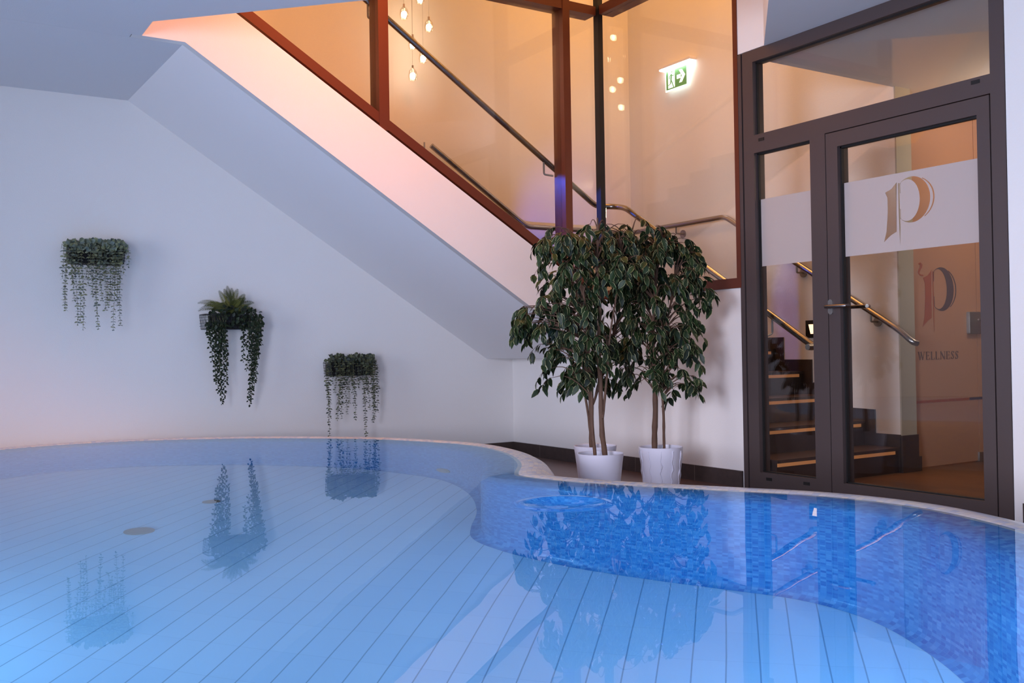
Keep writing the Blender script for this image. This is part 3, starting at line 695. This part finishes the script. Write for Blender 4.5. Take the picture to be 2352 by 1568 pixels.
# water with a small whirl dimple
bm = bmesh.new()
WO = [OUT[i] + NRM[i] * min(.19, DM[i]) for i in range(NO)]
# thin out crossings at the waist by keeping points whose distance to outline is consistent
wc = Vector((2.025, 2.872)); RI = .34; NI = 96
ov = [bm.verts.new((p.x, p.y, ZW)) for p in WO]; iv = [bm.verts.new((wc.x + RI * math.cos(2 * pi * k / NI), wc.y + RI * math.sin(2 * pi * k / NI), ZW)) for k in range(NI)]
eg = [bm.edges.new((ov[i], ov[(i + 1) % NO])) for i in range(NO)] + [bm.edges.new((iv[i], iv[(i + 1) % NI])) for i in range(NI)]
bmesh.ops.triangle_fill(bm, use_beauty=True, edges=eg, normal=(0, 0, 1))
def dz(r): return (-.014 * math.exp(-(r / .1) ** 4) + .004 * math.exp(-((r - .15) / .02) ** 2)) * (1 if r < .3 else 0)
prev = iv
NRr = 44
for j in range(NRr - 1, 0, -1):
    r = RI * j / NRr
    cur = [bm.verts.new((wc.x + r * math.cos(2 * pi * k / NI), wc.y + r * math.sin(2 * pi * k / NI), ZW + dz(r))) for k in range(NI)]
    for k in range(NI): bm.faces.new((prev[k], prev[(k + 1) % NI], cur[(k + 1) % NI], cur[k]))
    prev = cur
c_ = bm.verts.new((wc.x, wc.y, ZW + dz(0)))
for k in range(NI): bm.faces.new((prev[k], prev[(k + 1) % NI], c_))
bmesh.ops.recalc_face_normals(bm, faces=bm.faces)
if sum(f.normal.z for f in bm.faces) < 0: bmesh.ops.reverse_faces(bm, faces=bm.faces)
me = bpy.data.meshes.new('pool_water'); bm.to_mesh(me); bm.free(); me.materials.append(M['water'])
me.polygons.foreach_set('use_smooth', [True] * len(me.polygons))
o = bpy.data.objects.new('pool_water', me); COL.objects.link(o)
tag(o, 'calm clear water filling the raised pool to its rim, reflecting the trees', 'water', kind='stuff')

# ------------------------------------------------------------------ potted ficus trees
def at(px, py, D):                   # point in that direction at horizontal distance D
    d = ray(px, py); return EYE + d * (D / math.hypot(d.x, d.y))
def pot(name, c, label, R=.129, H_=.285, emb=False):
    t = empty(name, (c[0], c[1], 0), label, 'plant pot', 'white pots with the ficus trees')
    n = 96; prof = [(R * .74, 0), (R * .76, .004), (R * .84, H_ * .4), (R * .95, H_ * .82), (R, H_ - .008), (R + .001, H_ - .002), (R - .003, H_), (R - .007, H_ - .003), (R - .012, H_ - .03), (R - .022, H_ - .09), (0.001, H_ - .09)]
    m = MB().lathe((c[0], c[1], 0), prof, n)
    m.add([(c[0] + R * .74 * math.cos(2 * pi * k / n), c[1] + R * .74 * math.sin(2 * pi * k / n), 0) for k in range(n)], [tuple(range(n))])
    m.build('body', M['pot'], t)
    if emb:
        rnd = random.Random(4)
        for j in range(11):
            a0 = 2 * pi * j / 11; pts = []
            for k in range(13):
                z = .01 + (H_ - .03) * k / 12; f = z / H_; r = R * (.76 + .24 * f ** .9) + .0006
                a = a0 + .05 * math.sin(k * 1.7 + j) * (1 if 2 < k < 10 else .3); pts.append((c[0] + r * math.cos(a), c[1] + r * math.sin(a), z))
            MB().tube(pts, [.0022 + .0028 * (1 if (k + j) % 5 == 0 else 0) for k in range(13)], 6).build('raised_vein', M['pot'], t)
    return t
POTS = [(3.34, 4.375), (3.60, 4.77), (3.83, 4.43)]
p1c = at(1379, 1042, 5.505); p2c = at(1367, 1026, 5.98); p3c = at(1517.5, 1028, 5.86)
pot('plant_pot', p1c, 'smooth white pot in front, nearest to the pool rim')
pot('plant_pot', p2c, 'smooth white pot half hidden behind the front pot', H_=.282)
pot('plant_pot', p3c, 'white pot with raised drip pattern, right of the other two', emb=True)

def ficus(name, label, potc, D, trunks, blobs, nleaf, seed):
    rnd = random.Random(seed)
    t = empty(name, (potc[0], potc[1], .195), label, 'potted tree', 'ficus trees in the white pots')
    MB().lathe((potc[0], potc[1], .19), [(.001, .006), (.06, .008), (.1065, .006), (.1065, .002), (.001, .002)], 32).build('moss', M['soil'], t)
    nodes = []
    for tr in trunks:
        pts = []
        for (px, py, r, dd) in tr:
            if py is None: pts.append((Vector((potc[0] + px, potc[1] + dd, .19)), r))
            else: pts.append((at(px, py, D + dd), r))
        # refine & wobble
        fine = []
        for (a, ra), (b, rb) in zip(pts, pts[1:]):
            for k in range(6):
                s = k / 6; q = a.lerp(b, s); q += Vector((noise.noise(q * 5 + Vector((seed, 0, 0))), noise.noise(q * 5 + Vector((0, seed, 3))), 0)) * .012 * (1 if fine else 0)
                fine.append((q, ra + (rb - ra) * s))
        fine.append(pts[-1])
        MB().tube([f[0] for f in fine], [f[1] * (1 + .08 * math.sin(i * 2.3)) for i, f in enumerate(fine)], 10).build('trunk', M['bark'], t)
        nodes += [f for f in fine if f[0].z > .55]
    br = MB(); lv = MB()
    area_ = sum(b[2] * b[3] for b in blobs)
    for (bx, by, rx, ry, dd) in blobs:
        n = int(nleaf * rx * ry / area_); ns = max(4, n // 7)
        c = at(bx, by, D + dd); s = D / FPX
        for k in range(ns):
            a = rnd.uniform(0, 2 * pi); q = math.sqrt(rnd.uniform(0.02, 1)) * .93
            dep = rnd.uniform(-1, 1) * math.sqrt(max(0, 1 - q * q * .8)) * (rx + ry) / 2 * s * .8
            e = at(bx + rx * q * math.cos(a), by - ry * q * math.sin(a), D + dd + dep)
            nd = min(nodes, key=lambda f: (f[0] - e).length + (.5 * max(0, f[0].z - e.z + .10)) * 2)
            st_ = nd[0]; mid = st_.lerp(e, .55) + Vector((0, 0, .05 + .05 * rnd.random()))
            pts = [((1 - u) ** 2) * st_ + 2 * u * (1 - u) * mid + u * u * e for u in [i / 6 for i in range(7)]]
            if (e - st_).length > .05: br.tube(pts, [.0045 - .003 * i / 6 for i in range(7)], 5, cap=False)
            # drooping sprig with leaves
            out_ = (e - c); out_.z = 0; out_ = out_.normalized() if out_.length > .01 else Vector((rnd.uniform(-1, 1), rnd.uniform(-1, 1), 0)).normalized()
            out_ = (out_ + Vector((rnd.uniform(-.8, .8), rnd.uniform(-.8, .8), 0))).normalized()
            L_ = rnd.uniform(.07, .13); sp_ = []
            for i in range(5):
                u = i / 4; sp_.append(e + out_ * L_ * (.75 * u) + Vector((0, 0, .015 * u - L_ * .75 * u * u)))
            br.tube(sp_, [.0016, .0014, .0012, .001, .0008], 4, cap=False)
            for i in range(7 + rnd.randint(-1, 2)):
                u = rnd.uniform(0, 1) if i else 1.0; j = min(3, int(u * 4)); b0 = sp_[j].lerp(sp_[j + 1], u * 4 - j)
                tan = (sp_[j + 1] - sp_[j]).normalized(); sd = tan.cross(Vector((0, 0, 1))).normalized() * (1 if i % 2 else -1)
                d = (tan * .5 + sd * rnd.uniform(.3, .9) + Vector((rnd.uniform(-.3, .3), rnd.uniform(-.3, .3), rnd.uniform(-1.0, -.1)))).normalized()
                nn = Vector((rnd.uniform(-.6, .6), rnd.uniform(-.6, .6), 1)) - out_ * rnd.uniform(-.3, .8) * -1
                lv.leaf(b0, d, nn.normalized(), rnd.uniform(.054, .080), rnd.uniform(.027, .037), rnd.random(), .3, .25)
    br.build('branches', M['bark'], t); lv.build('leaves', M['ficusleaf'], t)
    return t
ficus('potted_ficus', 'ficus tree in the front pot, twin trunks, left leafy crown', p1c, 5.5,
      [[(-.03, None, .010, .0), (1361, 1000, .010, 0), (1357, 870, .009, 0), (1340, 700, .006, .0), (1318, 560, .004, -.02)],
       [(.035, None, .0155, -.02), (1382, 1000, .0155, 0), (1379, 870, .013, 0), (1374, 700, .010, 0), (1372, 500, .005, 0)],
       [(1384, 960, .008, 0), (1396, 860, .007, 0), (1408, 720, .005, .02), (1425, 600, .004, .05)]],
      [(1330, 590, 82, 70, .0), (1292, 560, 50, 45, -.05), (1385, 545, 60, 52, .05), (1262, 715, 62, 50, -.02), (1225, 725, 30, 40, 0), (1310, 690, 60, 45, 0), (1335, 800, 72, 62, 0), (1290, 850, 45, 32, -.05), (1430, 600, 55, 60, .02)], 1500, 3)
ficus('potted_ficus', 'ficus tree in the rear pot, standing behind the front tree', p2c, 5.95,
      [[(-.02, None, .013, 0), (1357, 980, .0125, 0), (1352, 870, .011, 0), (1335, 760, .008, 0), (1322, 640, .005, 0)],
       [(1357, 1000, .008, 0), (1337, 870, .007, 0), (1318, 800, .006, 0), (1285, 700, .004, 0)],
       [(1357, 940, .008, 0), (1400, 800, .006, 0), (1435, 660, .005, 0), (1450, 540, .003, 0)]],
      [(1290, 640, 55, 50, .05), (1410, 640, 60, 60, .05), (1405, 790, 62, 70, .0), (1450, 700, 55, 60, 0), (1440, 530, 62, 42, 0), (1250, 770, 40, 40, 0), (1345, 860, 60, 30, 0), (1455, 560, 50, 50, .05)], 850, 8)
ficus('potted_ficus', 'right-hand ficus tree in the patterned pot, nearest the door', p3c, 5.85,
      [[(-.03, None, .017, .02), (1504, 980, .017, 0), (1504, 860, .014, 0), (1500, 740, .010, 0), (1512, 600, .006, 0), (1530, 530, .004, 0)],
       [(.015, None, .008, -.02), (1525, 980, .0085, 0), (1521, 900, .007, 0), (1526, 780, .006, 0), (1550, 640, .004, 0)]],
      [(1560, 565, 52, 45, 0), (1535, 610, 60, 60, .0), (1500, 660, 65, 60, -.05), (1592, 655, 42, 38, 0), (1545, 735, 52, 50, 0), (1485, 770, 55, 55, 0), (1480, 845, 50, 35, 0), (1560, 800, 40, 38, 0), (1560, 865, 36, 34, 0), (1500, 540, 45, 40, 0)], 1400, 15)

# ------------------------------------------------------------------ wall planters
YW = YA
def wp(px, py, y=6.90): return on(px, py, 1, y)
def planter(name, label, px0, px1, pyt, pyb):
    a = wp(px0, pyt); b = wp(px1, pyt); zt = a.z; zb = wp((px0 + px1) / 2, pyb).z
    t = empty(name, ((a.x + b.x) / 2, YW, zb), label, 'wall planter', 'planters on the left wall')
    y0, y1 = YW - .15, YW - .002
    m = MB().tube([(a.x, y0, zt), (b.x, y0, zt), (b.x, y1, zt), (a.x, y1, zt), (a.x, y0, zt)], .003, 6)
    m.tube([(a.x + .01, y0 + .01, zb), (b.x - .01, y0 + .01, zb), (b.x - .01, y1, zb), (a.x + .01, y1, zb), (a.x + .01, y0 + .01, zb)], .003, 6)
    n = int((b.x - a.x) / .018)
    for k in range(n + 1):
        x = a.x + (b.x - a.x) * k / n; x2 = a.x + .01 + (b.x - a.x - .02) * k / n; m.tube([(x, y0, zt), (x2, y0 + .01, zb), (x2, y1, zb)], .0012, 4)
    for k in range(8):
        y = y0 + (y1 - y0) * k / 7
        for xx, x2 in ((a.x, a.x + .01), (b.x, b.x - .01)): m.tube([(xx, y, zt), (x2, y, zb)], .0012, 4)
    for k in range(1, 5):
        z = zb + (zt - zb) * k / 5; m.tube([(a.x, y1, z), (a.x, y0, z), (b.x, y0, z), (b.x, y1, z)], .0012, 4)
    m.build('wire_basket', M['basket'], t)
    return t, a.x, b.x, zt, zb, y0, y1
def strand(lv, stm, top, bot, rnd, ls, kind, gap=.017):
    L_ = (bot - top).length; n = max(3, int(L_ / gap)); pts = []
    for i in range(n + 1):
        s = i / n; p = top.lerp(bot, s); p = p + Vector((math.sin(s * 5 + top.x * 40) * .006, math.cos(s * 4 + top.x * 30) * .005, 0)); pts.append(p)
    stm.tube(pts, .0009, 4, cap=False)
    for i in range(1, n + 1):
        p = pts[i]; a = (i % 2) * pi / 2 + rnd.uniform(-.4, .4); sz = ls * rnd.uniform(.7, 1.15) * (1 - .35 * i / n); tn = rnd.random()
        if kind == 'euca':
            for sg_ in (1, -1):
                d = Vector((math.cos(a) * sg_, math.sin(a) * sg_, rnd.uniform(-.5, .15))).normalized()
                lv.leaf(p, d, Vector((rnd.uniform(-.6, .6), rnd.uniform(-1.3, .1), 1)), sz, sz * .7, tn, .1, .2)
        else:
            d = Vector((math.cos(a * 2.3 + i), math.sin(a * 2.3 + i) * .7, rnd.uniform(-1, -.2))).normalized()
            lv.leaf(p, d, Vector((rnd.uniform(-.5, .5), -1, rnd.uniform(0, .6))), sz * 1.5, sz * .95, tn, .2, .2)
def euca_planter(label, box, strands, tufts, mk, seed, ls):
    rnd = random.Random(seed)
    t, xa_, xb_, zt, zb, y0, y1 = planter('wall_planter', label, *box)
    Bx(xa_ + .015, xb_ - .015, y0 + .016, y1 - .004, zb + .004, zt - .012).build('liner', M['liner'], t, flat=True)
    pl = MB(); stm = MB()
    for (px, py) in strands:
        top = wp(px + rnd.uniform(-3, 3), box[2], y0 - .012); bot = wp(px, py, y0 - .012 + rnd.uniform(-.02, .05)); top.z = zt + .012
        inn = Vector((top.x, y0 + .05, zt - .005)); stm.tube([inn, (inn + top) / 2 + Vector((0, 0, .02)), top], .001, 4, cap=False)
        strand(pl, stm, top, bot, rnd, ls, 'euca')
    for k in range(tufts):
        p = Vector((rnd.uniform(xa_, xb_), rnd.uniform(y0 - .01, y1 - .03), zt + rnd.uniform(-.012, .05)))
        for i in range(4):
            d = Vector((rnd.uniform(-1, 1), rnd.uniform(-1, .3), rnd.uniform(-.3, 1))).normalized()
            pl.leaf(p, d, Vector((rnd.uniform(-1, 1), -1, rnd.uniform(0, 1))), ls * 1.15, ls * 1.05, rnd.random(), .1, .1)
    stm.build('stems', M['stem'], t); pl.build('trailing_leaves', M[mk], t)
    return t
S1 = [(150, 705), (146, 640), (153, 712), (168, 690), (166, 650), (183, 740), (176, 745), (191, 757), (200, 640), (205, 655), (214, 680), (222, 718), (224, 755), (232, 690), (229, 660), (241, 712), (246, 700), (251, 705), (257, 690), (262, 757), (271, 700), (277, 747), (270, 640), (283, 630), (294, 612), (212, 640), (238, 650), (265, 655)]
euca_planter('grey-green trailing planter, leftmost and highest of the three', (156, 284, 570, 605), S1, 120, 'euca', 5, .029)
S3 = [(755, 1000), (752, 900), (757, 960), (763, 880), (777, 965), (780, 940), (787, 960), (790, 930), (796, 950), (800, 925), (808, 900), (815, 962), (812, 930), (826, 893), (822, 880), (841, 1000), (838, 930), (848, 940), (856, 968), (860, 960), (867, 945), (862, 900), (858, 930), (853, 905), (770, 900), (845, 900), (806, 880), (835, 880), (785, 900)]
euca_planter('dark grey-green trailing planter, lowest of the three, just above the pool', (753, 856, 833, 862), S3, 130, 'euca_dark', 9, .026)
# fern and ivy planter
rnd = random.Random(21)
t, xa_, xb_, zt, zb, y0, y1 = planter('wall_planter', 'wire basket with upright fern and two long ivy tails, middle of the three', 466, 580, 722, 755)
Bx(xa_ + .06, xb_ - .03, y0 + .02, y1 - .004, zb + .004, zt - .006).build('liner', M['liner'], t, flat=True)
iv_ = MB(); stm = MB()
def ivy(px, py, px0=None, pt=735):
    top = wp(px0 or px, pt, y0 - .01); bot = wp(px, py, y0 - .0 + rnd.uniform(-.02, .04)); top.z = min(top.z, zt + .01)
    inn = Vector((top.x, y0 + .04, zt)); stm.tube([inn, (inn + top) / 2 + Vector((0, 0, .02)), top], .001, 4, cap=False)
    strand(iv_, stm, top, bot, rnd, .02, 'ivy', .011)
for a in [(481, 800, 476), (488, 830, 480), (497, 880, 488), (502, 900, 494), (510, 928, 500), (507, 905, 506), (514, 915, 512), (519, 880, 518), (520, 850, 520), (495, 850, 492), (513, 800), (505, 860),
          (556, 830, 562), (563, 800, 560), (571, 920, 578), (576, 929, 584), (580, 915, 590), (586, 890, 594), (590, 870, 596), (583, 850, 586), (595, 820, 598), (601, 790, 600), (575, 880, 580), (566, 850, 574), (588, 840, 590)]: ivy(*a)
for k in range(260):
    u = rnd.random(); p = Vector((xa_ + (xb_ + .05 - xa_) * (u if u > .1 else .5), rnd.uniform(y0 - .03, y1 - .03), zt + rnd.uniform(-.08, .05) * (1 if u < .85 else .6)))
    d = Vector((rnd.uniform(-1, 1), rnd.uniform(-1, .2), rnd.uniform(-1, .6))).normalized()
    iv_.leaf(p, d, Vector((rnd.uniform(-.5, .5), -1, rnd.uniform(0, 1))), .034, .021, rnd.random(), .2, .2)
stm.build('stems', M['stem'], t); iv_.build('ivy_leaves', M['ivy'], t)
fr = MB(); cx_ = wp(530, 722)
def frond(tip, c0, h=.05, w_=.03):
    tip = Vector(tip); c0 = Vector(c0); mid = c0.lerp(tip, .55) + Vector((0, 0, h)); n = 26
    pts = [((1 - u) ** 2) * c0 + 2 * u * (1 - u) * mid + u * u * tip for u in [i / n for i in range(n + 1)]]
    i0 = len(fr.v); fr.tube(pts, .0012, 4, cap=False)
    for i in range(i0, len(fr.v)): fr.uv[i] = .5; fr.tone[i] = .3
    tn = rnd.random()
    for i in range(2, n + 1):
        tan = (pts[i] - pts[i - 1]).normalized(); sd = tan.cross(Vector((0, -1, .3))).normalized(); wl = w_ * math.sin(pi * (.15 + .8 * i / n)) + .004
        for s in (1, -1): fr.leaf(pts[i], (sd * s + tan * .5).normalized(), Vector((0, -1, .4)), wl, wl * .22, tn, .1, .1)
for (px, py, h) in [(522, 657, .02), (503, 668, .02), (546, 664, .02), (562, 676, .03), (532, 662, .02), (515, 664, .02), (564, 685, .04), (583, 695, .05), (455, 696, .07), (456, 714, .08), (470, 702, .07), (480, 700, .06), (553, 690, .04), (540, 690, .02), (505, 700, .04), (492, 706, .05), (575, 706, .05), (590, 715, .05), (500, 715, .04), (520, 690, .01)]:
    frond(wp(px, py, y0 + rnd.uniform(-.03, .08)), (cx_.x + rnd.uniform(-.02, .02), y0 + .06, zt - .005), h, .026)
fr.build('fern_fronds', M['fern'], t)
